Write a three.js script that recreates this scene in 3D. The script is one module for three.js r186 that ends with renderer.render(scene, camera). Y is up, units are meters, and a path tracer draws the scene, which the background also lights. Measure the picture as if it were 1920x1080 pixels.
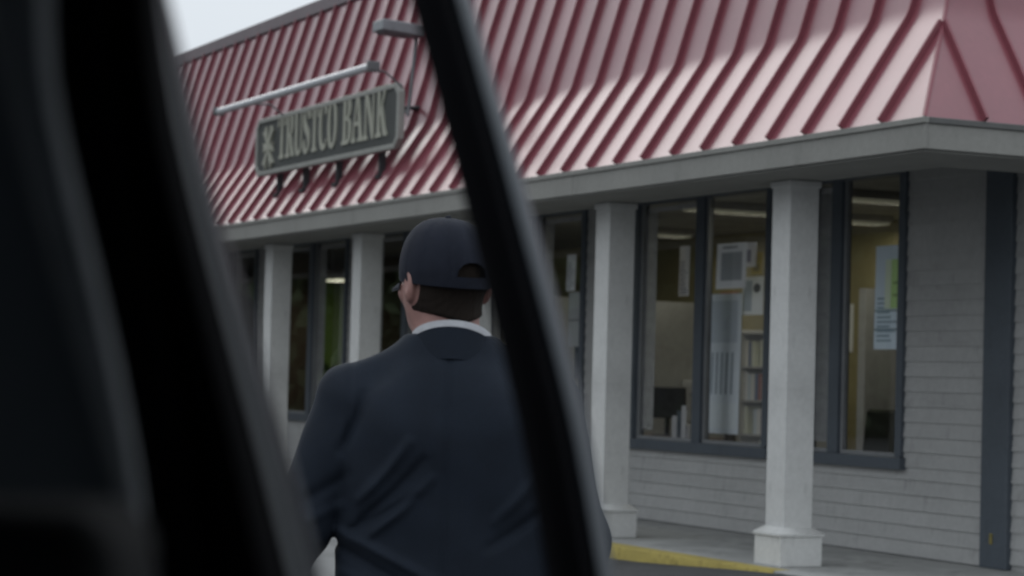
import * as THREE from 'three';
import { mergeGeometries, toCreasedNormals } from 'three/addons/utils/BufferGeometryUtils.js';
import { RoundedBoxGeometry } from 'three/addons/geometries/RoundedBoxGeometry.js';
import { FontLoader } from 'three/addons/loaders/FontLoader.js';
import { TextGeometry } from 'three/addons/geometries/TextGeometry.js';
import { RectAreaLightUniformsLib } from 'three/addons/lights/RectAreaLightUniformsLib.js';

// ---------------------------------------------------------------- camera, sky, sun, exposure
const V = (x, y, z) => new THREE.Vector3(x, y, z);
const scene = new THREE.Scene();
const camera = new THREE.PerspectiveCamera(14.318, 16 / 9, 0.05, 900);
camera.position.set(14.263, 1.45, 9.039);
camera.up.set(0.02395, 0.99884, 0.04167);
camera.lookAt(camera.position.clone().add(V(-0.90298, 0.0395, -0.42787)));
camera.focus = 6.6; camera.userData.fStop = 5.2;
camera.updateMatrixWorld(true);
const FPX = 4299.3;
const pxRay = (x, y) => V((x - 960) / FPX, (540 - y) / FPX, -1).applyQuaternion(camera.quaternion);   // depth 1 along the view axis
const atDepth = (x, y, d) => pxRay(x, y).multiplyScalar(d).add(camera.position);
const onZ = (x, y, z) => { const r = pxRay(x, y); return r.multiplyScalar((z - camera.position.z) / r.z).add(camera.position); };

let seed = 7;
const rnd = () => { seed = (seed * 1664525 + 1013904223) >>> 0; return seed / 4294967296; };
const rr = (a, b) => a + (b - a) * rnd();
const hash = (x, y) => { let h = (x * 374761393 + y * 668265263) | 0; h = Math.imul(h ^ (h >>> 13), 1274126177); return ((h ^ (h >>> 16)) >>> 0) / 4294967296; };
const sm = t => t * t * (3 - 2 * t);
function vnoise(x, y, per) {
  const xi = Math.floor(x), yi = Math.floor(y), fx = sm(x - xi), fy = sm(y - yi), m = v => ((v % per) + per) % per;
  const a = hash(m(xi), m(yi)), b = hash(m(xi + 1), m(yi)), c = hash(m(xi), m(yi + 1)), d = hash(m(xi + 1), m(yi + 1));
  return a + (b - a) * fx + (c - a) * fy + (a - b - c + d) * fx * fy;
}
const fbm = (u, v, f, o = 4) => { let s = 0, a = 0.5, t = 0; for (let i = 0; i < o; i++) { s += a * vnoise(u * f, v * f, f); t += a; a *= 0.5; f *= 2; } return s / t; };

{ // overcast sky: brighter towards the zenith, soft cloud mottling
  const w = 512, h = 256, d = new Float32Array(w * h * 4);
  for (let j = 0; j < h; j++) for (let i = 0; i < w; i++) {
    const el = ((j + 0.5) / h - 0.5) * Math.PI, s = Math.max(0, Math.sin(el));
    const n = fbm(i / w, j / h, 6, 4) - 0.5;
    let L = 0.66 * (1 + 0.85 * s) * (1 + 0.28 * n * Math.min(1, s * 6 + 0.2));
    if (el < 0) L = 0.25;
    const k = (j * w + i) * 4;
    d[k] = L * 0.93; d[k + 1] = L * 1.0; d[k + 2] = L * 1.07; d[k + 3] = 1;
  }
  const t = new THREE.DataTexture(d, w, h, THREE.RGBAFormat, THREE.FloatType);
  t.mapping = THREE.EquirectangularReflectionMapping; t.magFilter = t.minFilter = THREE.LinearFilter; t.wrapS = THREE.RepeatWrapping; t.needsUpdate = true;
  scene.background = t; scene.environment = t;
}
const sun = new THREE.DirectionalLight(0xfffcf6, 0.5);
sun.position.set(-43, 25, -3); sun.target.position.set(0, 0, 0);
sun.castShadow = true; sun.shadow.radius = 58; sun.shadow.mapSize.set(2048, 2048);
Object.assign(sun.shadow.camera, { left: -35, right: 35, top: 35, bottom: -35, near: 1, far: 120 });
scene.add(sun, sun.target);

const renderer = new THREE.WebGLRenderer({ antialias: true });
renderer.toneMapping = THREE.LinearToneMapping;
renderer.toneMappingExposure = 1.08;
renderer.shadowMap.enabled = true; renderer.shadowMap.type = THREE.PCFSoftShadowMap;
RectAreaLightUniformsLib.init();

// ---------------------------------------------------------------- textures and materials
function tex(w, h, fn, srgb = true) {          // fn(u, v) -> grey or [r, g, b], 0..1 (as stored)
  const d = new Uint8Array(w * h * 4);
  for (let j = 0; j < h; j++) for (let i = 0; i < w; i++) {
    let c = fn((i + 0.5) / w, (j + 0.5) / h, i, j); if (!Array.isArray(c)) c = [c, c, c];
    const k = (j * w + i) * 4; for (let q = 0; q < 3; q++) d[k + q] = Math.max(0, Math.min(255, c[q] * 255)); d[k + 3] = 255;
  }
  const t = new THREE.DataTexture(d, w, h); t.wrapS = t.wrapT = THREE.RepeatWrapping;
  t.magFilter = THREE.LinearFilter; t.minFilter = THREE.LinearMipmapLinearFilter; t.generateMipmaps = true;
  if (srgb) t.colorSpace = THREE.SRGBColorSpace; t.needsUpdate = true; return t;
}
const rep = (t, r) => { const c = t.clone(); c.repeat.set(r, r); c.needsUpdate = true; return c; };
const lin = (r, g, b) => new THREE.Color().setRGB(r, g, b);
const mat = (c, o = {}) => new THREE.MeshPhysicalMaterial({ color: Array.isArray(c) ? lin(...c) : c, roughness: 0.7, side: THREE.DoubleSide, ...o });

const tPaint = tex(512, 512, (u, v) => { const n = 0.86 + 0.10 * (fbm(u, v, 5, 5) - 0.5) + 0.05 * (fbm(u, v, 60, 2) - 0.5); const s = fbm(u * 1, v * 0.25, 24, 3); return n - Math.max(0, s - 0.66) * 0.3; });
const tGrain = tex(512, 512, (u, v) => 0.5 + 0.5 * (fbm(u, v, 120, 2) - 0.5) + 0.4 * (fbm(u, v, 10, 4) - 0.5), false);
const tAsph = tex(1024, 1024, (u, v, i, j) => { const g = hash(i, j) * 0.35 + fbm(u, v, 180, 2) * 0.35 + fbm(u, v, 8, 4) * 0.5; return 0.45 + 0.55 * g; });
const tConc = tex(512, 512, (u, v, i, j) => { const n = 0.8 + 0.22 * (fbm(u, v, 7, 5) - 0.5) + 0.12 * (hash(i, j) - 0.5); const st = fbm(u, v, 14, 3); return n - Math.max(0, st - 0.6) * 0.7; });
const tRoof = tex(512, 512, (u, v) => { const n = 0.88 + 0.18 * (fbm(u, v, 4, 5) - 0.5) + 0.05 * (fbm(u, v, 90, 2) - 0.5); return [n, n * (0.985 + 0.04 * fbm(v, u, 9, 3)), n]; });
const tOil = tex(512, 512, (u, v) => fbm(u, v, 3, 3), false);
const tTwill = tex(256, 256, (u, v, i, j) => 0.5 + 0.3 * Math.sin((i + j) * Math.PI / 4) + 0.3 * (hash(i, j) - 0.5), false);
const tCloth = tex(512, 512, (u, v, i, j) => 0.82 + 0.12 * (fbm(u, v, 10, 4) - 0.5) + 0.14 * (hash(i, j) - 0.5) + 0.05 * Math.sin((i + j) * Math.PI / 4));

const M = {
  roof: mat([0.27, 0.07, 0.092], { map: rep(tRoof, 0.35), roughness: 0.34, ior: 1.5, clearcoat: 0.5, clearcoatRoughness: 0.28, bumpMap: rep(tOil, 0.9), bumpScale: 0.002 }),
  seam: mat([0.27, 0.07, 0.092], { map: rep(tRoof, 0.35), roughness: 0.5 }),
  ridge: mat([0.26, 0.21, 0.225], { map: rep(tPaint, 0.5), roughness: 0.5 }),
  fascia: mat([0.345, 0.34, 0.315], { map: rep(tPaint, 0.6), roughness: 0.7, bumpMap: rep(tGrain, 1.2), bumpScale: 0.002 }),
  soffit: mat([0.345, 0.34, 0.315], { map: rep(tPaint, 0.6), roughness: 0.8 }),
  column: mat([0.81, 0.81, 0.79], { map: rep(tPaint, 0.7), roughness: 0.55, bumpMap: rep(tGrain, 1.5), bumpScale: 0.0015 }),
  slate: mat([0.1, 0.12, 0.145], { map: rep(tPaint, 0.7), roughness: 0.5 }),
  glass: new THREE.MeshPhysicalMaterial({ color: 0xffffff, transmission: 1, thickness: 0, roughness: 0.015, ior: 1.5, side: THREE.DoubleSide }),
  conc: mat([0.52, 0.525, 0.51], { map: rep(tConc, 0.55), roughness: 0.9, bumpMap: rep(tGrain, 1), bumpScale: 0.003 }),
  kerb: mat([0.6, 0.48, 0.12], { map: rep(tConc, 0.8), roughness: 0.75, bumpMap: rep(tGrain, 1.5), bumpScale: 0.006 }),
  asphalt: mat([0.075, 0.077, 0.082], { map: rep(tAsph, 0.5), roughness: 0.85, bumpMap: rep(tAsph, 0.5), bumpScale: 0.008 }),
  oldConc: mat([0.3, 0.305, 0.305], { map: rep(tConc, 0.5), roughness: 0.9 }),
  white: mat([0.62, 0.63, 0.64], { map: rep(tConc, 0.8), roughness: 0.75 }),
  inWall: mat([0.47, 0.41, 0.22], { map: rep(tPaint, 0.4) }),
  inGreen: mat([0.22, 0.36, 0.08], { map: rep(tPaint, 0.4) }),
  inWood: mat([0.13, 0.09, 0.06], { map: rep(tPaint, 0.4) }),
  inWhite: mat([0.62, 0.62, 0.63], { map: rep(tPaint, 0.4) }),
  inCeil: mat([0.55, 0.56, 0.54], { map: rep(tConc, 0.8) }),
  inFloor: mat([0.06, 0.055, 0.05], { map: rep(tConc, 0.8) }),
  dark: mat([0.025, 0.026, 0.03], { roughness: 0.55 }),
  metal: mat([0.34, 0.36, 0.38], { map: rep(tPaint, 0.9), metalness: 0.3, roughness: 0.45 }),
  lampGrey: mat([0.2, 0.21, 0.22], { map: rep(tPaint, 0.9), roughness: 0.5 }),
  whiteMetal: mat([0.78, 0.79, 0.82], { map: rep(tPaint, 1.2), roughness: 0.4 }),
  signPanel: mat([0.085, 0.09, 0.085], { map: rep(tPaint, 0.6), roughness: 0.6 }),
  signEdge: mat([0.42, 0.425, 0.39], { map: rep(tPaint, 0.6), roughness: 0.55 }),
  letter: mat([0.52, 0.52, 0.43], { map: rep(tPaint, 1.1), roughness: 0.6 }),
  legDark: mat([0.03, 0.032, 0.035], { roughness: 0.6 }),
};
const siding = [0.515, 0.522, 0.518, 0.51].map((g, i) => mat([g * 1.0, g * 1.0, g * 0.985], { map: rep(tPaint, 0.45 + 0.1 * i), roughness: 0.68, bumpMap: rep(tGrain, 0.9), bumpScale: 0.0015 }));

// ---------------------------------------------------------------- helpers
const used = {};
const numbered = n => { if (!(n in used)) { used[n] = 0; return n; } used[n]++; return n + '_' + String(used[n]).padStart(3, '0'); };
function boxUV(g) {      // uv in metres, by the main direction of each face
  g = g.index ? g.toNonIndexed() : g; if (!g.attributes.normal) g.computeVertexNormals();
  const p = g.attributes.position, n = g.attributes.normal, uv = new Float32Array(p.count * 2);
  for (let i = 0; i < p.count; i += 3) {
    let ax = 0, ay = 0, az = 0; for (let k = 0; k < 3; k++) { ax += Math.abs(n.getX(i + k)); ay += Math.abs(n.getY(i + k)); az += Math.abs(n.getZ(i + k)); }
    for (let k = 0; k < 3; k++) {
      const x = p.getX(i + k), y = p.getY(i + k), z = p.getZ(i + k);
      const [u, v] = ax > ay && ax > az ? [z, y] : ay > az ? [x, z] : [x, y];
      uv[(i + k) * 2] = u; uv[(i + k) * 2 + 1] = v;
    }
  }
  g.setAttribute('uv', new THREE.BufferAttribute(uv, 2)); return g;
}
const box = (x0, x1, y0, y1, z0, z1, r = 0) => {
  const g = r ? new RoundedBoxGeometry(x1 - x0, y1 - y0, z1 - z0, 2, r) : new THREE.BoxGeometry(x1 - x0, y1 - y0, z1 - z0);
  return g.translate((x0 + x1) / 2, (y0 + y1) / 2, (z0 + z1) / 2);
};
function bar(a, b, r, seg = 10) { const d = b.clone().sub(a), g = new THREE.CylinderGeometry(r, r, d.length(), seg); g.applyQuaternion(new THREE.Quaternion().setFromUnitVectors(V(0, 1, 0), d.normalize())); const m = a.clone().add(b).multiplyScalar(0.5); return g.translate(m.x, m.y, m.z); }
function merge(gs) {
  gs = (Array.isArray(gs) ? gs : [gs]).map(g => { g = g.index ? g.toNonIndexed() : g; for (const k of Object.keys(g.attributes)) if (!['position', 'normal', 'uv'].includes(k)) g.deleteAttribute(k); if (!g.attributes.normal) g.computeVertexNormals(); if (!g.attributes.uv) boxUV(g); return g; });
  return gs.length > 1 ? mergeGeometries(gs) : gs[0];
}
function part(name, gs, m, parent, uv = true) { let g = merge(gs); if (uv) g = boxUV(g); const o = new THREE.Mesh(g, m); o.name = name; o.castShadow = o.receiveShadow = true; parent.add(o); return o; }
function struct(name, gs, m, uv = true) { const o = part(numbered(name), gs, m, scene, uv); o.userData = { kind: 'structure' }; return o; }
function thing(name, label, category, pos = [0, 0, 0], turn = 0, group) {
  const o = new THREE.Group(); o.name = numbered(name); o.position.set(...pos); o.rotation.y = turn; scene.add(o);
  o.userData = { label, category }; if (group) o.userData.group = group; return o;
}
function tag(o, label, category, group) { o.userData = { label, category }; if (group) o.userData.group = group; return o; }
function quads(list) { const p = []; for (const [a, b, c, d] of list) p.push(...a, ...b, ...c, ...a, ...c, ...d); const g = new THREE.BufferGeometry(); g.setAttribute('position', new THREE.Float32BufferAttribute(p, 3)); g.computeVertexNormals(); return g; }

// ---------------------------------------------------------------- ground, sidewalk, kerb
const sstep = (a, b, x) => sm(Math.min(1, Math.max(0, (x - a) / (b - a))));
const lotY = (x, z) => 0.04 * sstep(-9, -2.4, x) * (1 - sstep(0.5, 5, z)) + 0.098 * sstep(-2.2, 0.9, x) * (1 - sstep(0.5, 3.2, z));   // the lot rises to meet the walk
const kerbZ = x => 0.43 - 0.012 * Math.max(0, x + 2) - 0.05 * sstep(0, 1.2, x);
{
  const xs = [], zs = []; for (const v of [-450, -200, -90, -50]) xs.push(v); for (let x = -30; x <= 24; x += 0.5) xs.push(x); for (const v of [40, 90, 200, 450]) xs.push(v);
  for (const v of [-450, -200, -80, -30, -12, -6, -2]) zs.push(v); for (let z = 0.2; z <= 14; z += 0.4) zs.push(z); for (const v of [25, 60, 150, 450]) zs.push(v);
  const q = []; for (let i = 0; i < xs.length - 1; i++) for (let j = 0; j < zs.length - 1; j++) {
    const P = (x, z) => [x, lotY(x, Math.max(z, 0.2)), z];
    q.push([P(xs[i], zs[j]), P(xs[i], zs[j + 1]), P(xs[i + 1], zs[j + 1]), P(xs[i + 1], zs[j])]);
  }
  const g = toCreasedNormals(quads(q), 0.5);
  struct('parking_lot', g, M.asphalt);
  const walk = struct('sidewalk', box(-26, 4.4, -0.05, 0.13, -1.6, 0.18), M.conc);
  for (let x = -26; x < 4.2; x += 1.52) {      // poured slabs with tooled joints
    const x1 = Math.min(4.4, x + 1.508), n = 4, pts = [];
    const s = new THREE.Shape(); s.moveTo(x, 1.46); for (let k = 0; k <= n; k++) { const xx = x + (x1 - x) * k / n; s.lineTo(xx, -(kerbZ(xx) - 0.152)); } s.lineTo(x1, 1.46);
    const e = new THREE.ExtrudeGeometry(s, { depth: 0.02, bevelEnabled: true, bevelSize: 0.004, bevelThickness: 0.004, bevelSegments: 1 }); e.rotateX(-Math.PI / 2); e.translate(0, 0.126, 0);
    part('slab', e, M.conc, walk);
  }
  // kerb: yellow stones along the lot, plain concrete after the drop
  const kerbPiece = (xa, xb, m, parent) => {
    const n = Math.max(2, Math.round((xb - xa) / 0.3)), prof = [[-0.15, 0.0], [-0.15, 0.150], [-0.02, 0.150], [-0.006, 0.143], [0.0, 0.128], [0.012, -0.05]], q = [];
    for (let i = 0; i < n; i++) { const a = xa + (xb - xa) * i / n, b = xa + (xb - xa) * (i + 1) / n; for (let k = 0; k < prof.length - 1; k++) { const P = (x, p) => [x, p[1] + 0.002 * (hash(Math.round(x * 37), 3) - 0.5), kerbZ(x) + p[0]]; q.push([P(a, prof[k]), P(a, prof[k + 1]), P(b, prof[k + 1]), P(b, prof[k])]); } }
    return part('kerb_stone', toCreasedNormals(quads(q), 0.7), m, parent);
  };
  const kerb = struct('kerb', box(-26, 0.4, -0.2, -0.06, 0.26, 0.36), M.conc);
  for (let x = -25.9; x < 0.3; x += 1.83) kerbPiece(x, Math.min(0.42, x + 1.824), M.kerb, kerb);
  for (let x = 0.426; x < 4.2; x += 1.83) kerbPiece(x, Math.min(4.4, x + 1.824), M.conc, kerb);
  // pale concrete apron in the lot
  const q2 = []; for (let i = 0; i < 20; i++) for (let j = 0; j < 8; j++) { const f = (a, b) => { const x = -9 + 10 * a / 20, z = 1.55 + 3.6 * b / 8; return [x, lotY(x, z) + 0.006, z]; }; q2.push([f(i, j), f(i, j + 1), f(i + 1, j + 1), f(i + 1, j)]); }
  struct('concrete_apron', toCreasedNormals(quads(q2), 0.5), M.oldConc);
}

// ---------------------------------------------------------------- the bank
const bank = thing('bank_building', 'single storey bank with red standing seam mansard roof, white square columns and grey siding', 'building', [0, 0, 0]);
const WZ = -1.469, X0 = -26, UC = 2.408, SW = 0.15;
const WIN = [[-2.16, -0.67], [-5.17, -2.66], [-8.62, -6.17], [-12.1, -9.66], [-15.42, -12.72], [-18.9, -16.2], [-22.3, -19.7]];
const WY0 = 0.82, WY1 = 3.2, WX1 = 1.85;
{
  // backing wall with window openings
  const g = [box(X0, WX1 - 0.02, 0.0, WY0, WZ - 0.14, WZ - 0.012), box(X0, WX1 - 0.02, WY1, 3.36, WZ - 0.14, WZ - 0.012)];
  let r = WX1 - 0.02; const piers = [];
  for (const [a, b] of WIN) { g.push(box(b, r, WY0, WY1, WZ - 0.14, WZ - 0.012)); piers.push([b, r]); r = a; }
  g.push(box(X0, r, WY0, WY1, WZ - 0.14, WZ - 0.012)); piers.push([X0, r]);
  const wall = part('wall', g, siding[3], bank);
  // lap siding: every board its own piece
  const E = 0.118;
  const board = (x0, x1, y, i) => {
    const zb = WZ - 0.011, zt = WZ - 0.006, z2 = WZ + 0.0075, h = E + 0.012;
    const P = (x, yy, z) => [x, yy, z];
    const q = [[P(x0, y, z2), P(x1, y, z2), P(x1, y + h, zt), P(x0, y + h, zt)], [P(x0, y, zb), P(x0, y, z2), P(x0, y + h, zt), P(x0, y + h, zb)], [P(x1, y, z2), P(x1, y, zb), P(x1, y + h, zb), P(x1, y + h, zt)], [P(x0, y, zb), P(x1, y, zb), P(x1, y, z2), P(x0, y, z2)]];
    part('siding_board', quads(q), siding[i % 4], wall);
  };
  const run = (x0, x1, y0, y1, joint) => {
    for (let y = y0, row = 0; y < y1 - 0.03; y += E, row++) {
      let x = x1, k = 0; while (x > x0 + 0.001) { let nx = x - (joint ? (k === 0 ? rr(1.5, 4.2) : 4.2) : 99); if (nx < x0 + 0.5) nx = x0; board(nx + (nx > x0 ? 0.002 : 0), x, y + rr(-0.001, 0.001), Math.floor(rr(0, 4))); x = nx; k++; }
    }
  };
  run(-22, 0.372, SW + 0.008, WY0 - 0.02, true);
  run(0.692, WX1 - 0.03, SW + 0.045, 3.2, false);
  run(-0.67, 0.372, WY0 + 0.025, 3.25, false);
  for (const [a, b] of piers.slice(1, 6)) run(a, b, WY0 + 0.025, 3.25, false);
  part('trim_board', box(0.375, 0.69, SW + 0.004, 3.3, WZ - 0.01, WZ + 0.045, 0.006), M.slate, bank);
  part('tag', box(0.50, 0.535, 0.33, 0.41, WZ + 0.046, WZ + 0.052, 0.002), mat([0.4, 0.33, 0.1], { map: rep(tConc, 2) }), bank);
  part('corner_board', [box(WX1 - 0.03, WX1 + 0.02, SW + 0.004, 3.3, WZ - 0.1, WZ + 0.03, 0.005)], M.slate, bank);
  part('base_flashing', box(X0, 0.37, SW + 0.001, SW + 0.03, WZ - 0.011, WZ + 0.005), M.legDark, bank);
  part('side_wall', box(WX1 - 0.15, WX1, 0, 3.36, -12, WZ - 0.141), siding[0], bank);
  part('rear_wall', box(X0, WX1, 0, 5.6, -12.15, -12.01), siding[0], bank);
  part('end_wall', box(X0 - 0.15, X0 - 0.005, 0, 5.6, -12, WZ - 0.01), siding[0], bank);
  // windows
  WIN.forEach(([a, b], i) => {
    const fz0 = WZ - 0.1, fz1 = WZ + 0.03, F = 0.085, mid = i === 0 ? -1.67 : (a + b) / 2;
    const w = part('window', [box(a - 0.0, a + F, WY0 + 0.1, WY1, fz0, fz1), box(b - F, b, WY0 + 0.1, WY1, fz0, fz1), box(a + F, b - F, WY1 - 0.05, WY1, fz0, fz1)], M.slate, bank);
    part('window_sill', box(a - 0.03, b + 0.03, WY0, WY0 + 0.095, fz0, WZ + 0.06, 0.006), M.slate, w);
    part('mullion', box(mid - 0.075, mid + 0.075, WY0 + 0.096, WY1 - 0.051, fz0 + 0.01, fz1 - 0.02), M.slate, w);
    const rail = m => mat([0.3, 0.31, 0.32], { roughness: 0.5, map: rep(tPaint, 0.7) });
    const gr = rail();
    for (const [p, q] of [[a + F, mid - 0.075], [mid + 0.075, b - F]]) {
      part('glazing_bead', [box(p, q, WY0 + 0.096, WY0 + 0.125, WZ - 0.06, WZ - 0.02), box(p, p + 0.03, WY0 + 0.126, WY1 - 0.05, WZ - 0.06, WZ - 0.02), box(q - 0.03, q, WY0 + 0.126, WY1 - 0.05, WZ - 0.06, WZ - 0.02)], gr, w);
      part('pane', box(p + 0.001, q - 0.001, WY0 + 0.097, WY1 - 0.052, WZ - 0.0425, WZ - 0.0395), M.glass, w);
    }
  });
  // porch: beam, soffit, fascia
  part('beam', [box(X0, UC - 0.04, 2.95, 3.155, -0.13, 0.555)], M.soffit, bank);
  part('side_beam', [box(1.6, UC - 0.04, 2.952, 3.155, -12, -0.131)], M.soffit, bank);
  part('porch_ceiling', box(X0, 1.59, 3.3, 3.34, WZ + 0.02, -0.1), M.soffit, bank);
  part('beam_upper', box(X0, 1.6, 3.156, 3.36, -0.13, -0.05), M.soffit, bank);
  for (let x = UC - 0.004, k = 0; x > X0; x -= 4.88, k++) part('fascia_board', [box(Math.max(X0, x - 4.876), x, 2.965 + 0.0015 * (k % 2), 3.125, 0.558, 0.585 + 0.0015 * (k % 2), 0.004)], M.fascia, bank);
  part('fascia_board', [box(UC - 0.035, UC - 0.008, 2.965, 3.125, -12, 0.556, 0.004)], M.fascia, bank);
  part('drip_edge', [box(X0, UC + 0.006, 3.1255, 3.166, 0.556, 0.6, 0.006)], M.fascia, bank);
  part('drip_edge', [box(UC - 0.037, UC + 0.006, 3.1255, 3.166, -12, 0.5555, 0.006)], mat([0.16, 0.16, 0.155], { map: rep(tPaint, 0.6) }), bank);
  // columns
  for (let k = 0; k < 9; k++) {
    const x = -k * 2.808, h = 0.1235, c = part('column', box(x - h, x + h, 0.42, 2.949, -h, h, 0.008), M.column, bank);
    const b = 0.178;
    part('plinth', box(x - b, x + b, SW + 0.001, 0.365, -b, b, 0.006), M.column, c);
    const cap = new THREE.CylinderGeometry(h * Math.SQRT2 * 1.02, (b + 0.012) * Math.SQRT2, 0.045, 4, 1); cap.rotateY(Math.PI / 4); cap.translate(x, 0.408, 0);
    part('plinth_cap', [box(x - b - 0.012, x + b + 0.012, 0.366, 0.385, -b - 0.012, b + 0.012, 0.004), cap], M.column, c);
    part('neck_trim', box(x - h - 0.012, x + h + 0.012, 2.9, 2.945, -h - 0.012, h + 0.012, 0.004), M.column, c);
  }
}
// ---- mansard roof: flared lower slope, steep upper slope, standing seams
{
  const prof = []; // [y, outward z], eave to top with an eased kink
  const EV = [3.166, 0.593], K = [3.968, 0.054], T = [5.853, -0.53];
  const L = (a, b, t) => [a[0] + (b[0] - a[0]) * t, a[1] + (b[1] - a[1]) * t];
  for (let i = 0; i <= 6; i++) prof.push(L(EV, K, i / 6 * 0.92));
  for (const t of [0.25, 0.5, 0.75]) { const a = L(EV, K, 0.92), b = L(K, T, 0.035); const p1 = L(a, K, t), p2 = L(K, b, t); prof.push(L(p1, p2, t)); }
  for (let i = 0; i <= 12; i++) prof.push(L(K, T, 0.035 + 0.965 * i / 12));
  const lift = (i, e) => { const a = prof[Math.max(0, i - 1)], b = prof[Math.min(prof.length - 1, i + 1)], dy = b[0] - a[0], dz = b[1] - a[1], l = Math.hypot(dy, dz); return [prof[i][0] - dz / l * e, prof[i][1] + dy / l * e]; };
  // s = distance from the corner along the eave; the hip cuts s >= (0.593 - z)
  const face = place => {
    const sheet = (s0, s1) => {
      const lv = []; for (let i = 0; i < prof.length; i++) { lv.push(prof[i]); if (i < prof.length - 1) for (const s of [s0, s1]) { const z = 0.593 - s; if (z < prof[i][1] - 1e-4 && z > prof[i + 1][1] + 1e-4) { const t = (prof[i][1] - z) / (prof[i][1] - prof[i + 1][1]); lv.push(L(prof[i], prof[i + 1], t)); } } }
      lv.sort((a, b) => a[0] - b[0]);
      const q = []; for (let i = 0; i < lv.length - 1; i++) { const a0 = Math.max(s0, 0.593 - lv[i][1]), b0 = Math.max(s0, 0.593 - lv[i + 1][1]); if (a0 >= s1 - 1e-5 && b0 >= s1 - 1e-5) break; q.push([place(Math.min(a0, s1), ...lv[i]), place(s1, ...lv[i]), place(s1, ...lv[i + 1]), place(Math.min(b0, s1), ...lv[i + 1])]); }
      return toCreasedNormals(quads(q), 0.6);
    };
    const rib = s => {
      const q = [], w = 0.011, H = 0.042; let n = 0; for (let i = 0; i < prof.length; i++) if (0.593 - prof[i][1] <= s) n = i; if (n < 1) return null;
      if (n < prof.length - 1) { const zz = 0.593 - s, t = (prof[n][1] - zz) / (prof[n][1] - prof[n + 1][1]), a = prof[n], b = L(prof[n], prof[n + 1], t), dy = prof[n + 1][0] - a[0], dz = prof[n + 1][1] - a[1], l = Math.hypot(dy, dz), B = [b[0] - dz / l * H, b[1] + dy / l * H], A = lift(n, H); q.push([place(s - w, ...a), place(s - w, ...b), place(s - w, ...B), place(s - w, ...A)], [place(s + w, ...a), place(s + w, ...b), place(s + w, ...B), place(s + w, ...A)], [place(s - w, ...A), place(s + w, ...A), place(s + w, ...B), place(s - w, ...B)]); }
      for (let i = 0; i < n; i++) { const a = prof[i], b = prof[i + 1], A = lift(i, H), B = lift(i + 1, H);
        q.push([place(s - w, ...a), place(s - w, ...b), place(s - w, ...B), place(s - w, ...A)], [place(s + w, ...a), place(s + w, ...b), place(s + w, ...B), place(s + w, ...A)], [place(s - w, ...A), place(s + w, ...A), place(s + w, ...B), place(s - w, ...B)]);
        if (i === 0) q.push([place(s - w, ...a), place(s + w, ...a), place(s + w, ...A), place(s - w, ...A)]); }
      return quads(q);
    };
    return { sheet, rib };
  };
  const roof = part('roof', [box(X0, 1.1, 5.70, 5.78, -11.9, -0.56)], M.ridge, bank);
  const front = face((s, y, z) => [UC - s, y, z]), side = face((s, y, z) => [UC - 0.593 + z, y, 0.593 - s]);
  for (const [f, len] of [[front, 28.4], [side, 12.2]]) {
    let s = 0; for (let k = 0; s < len; k++) { const e = k === 0 ? 0.464 : s + 0.457; part('roof_panel', f.sheet(s, e), M.roof, roof); const r = f.rib(e); if (r) part('seam', r, M.seam, roof); s = e; }
  }
  part('ridge_cap', [box(X0, UC - 1.123, 5.76, 5.92, -0.64, -0.47, 0.01), box(UC - 1.21, UC - 1.09, 5.80, 5.90, -11.9, -0.622, 0.01)], M.ridge, roof);
  // hip cap: folded strip along the corner
  { const q = []; for (let i = 0; i < prof.length - 1; i++) { const f = (j, e, s) => { const p = lift(j, 0.007), d = 0.593 - prof[j][1]; return s > 0 ? [UC - d - e, p[0], p[1]] : [UC - 0.593 + p[1], p[0], 0.593 - d - e]; };
    const c = j => { const p = lift(j, 0.009); return [UC - 0.593 + p[1], p[0], p[1]]; };
    q.push([f(i, 0.018, 1), c(i), c(i + 1), f(i + 1, 0.018, 1)], [c(i), f(i, 0.018, -1), f(i + 1, 0.018, -1), c(i + 1)]); } part('hip_cap', quads(q), M.seam, roof); }
}
// ---- rooms behind the glass (part of the building)
{
  const z0 = -5.0, zi = WZ - 0.142;
  part('floor', box(X0, WX1 - 0.16, 0.02, 0.14, -12, zi), M.inFloor, bank);
  part('ceiling', box(X0, WX1 - 0.16, 3.24, 3.30, -12, zi), M.inCeil, bank);
  part('room_wall', box(-15.6, WX1 - 0.16, 0.141, 3.239, z0 - 0.1, z0), M.inWall, bank);
  part('room_wall', box(X0, -15.61, 0.141, 3.239, z0 - 0.1, z0), M.inWood, bank);
  part('partition', [box(-4.05, -3.93, 0.141, 2.4, z0 + 0.121, -3.3)], M.inWhite, bank);
  part('partition', [box(-9.3, -9.18, 0.141, 2.4, z0 + 0.121, -2.6)], M.inWhite, bank);
  part('partition', [box(-17.3, -17.18, 0.141, 3.2, z0 + 0.001, -3.3), box(-17.3, -17.18, 0.141, 3.2, -2.79, -2.3)], M.inWood, bank);
  part('green_panel', [box(-17.3, -17.17, 0.141, 2.78, -3.295, -2.795)], M.inGreen, bank);
}

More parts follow.
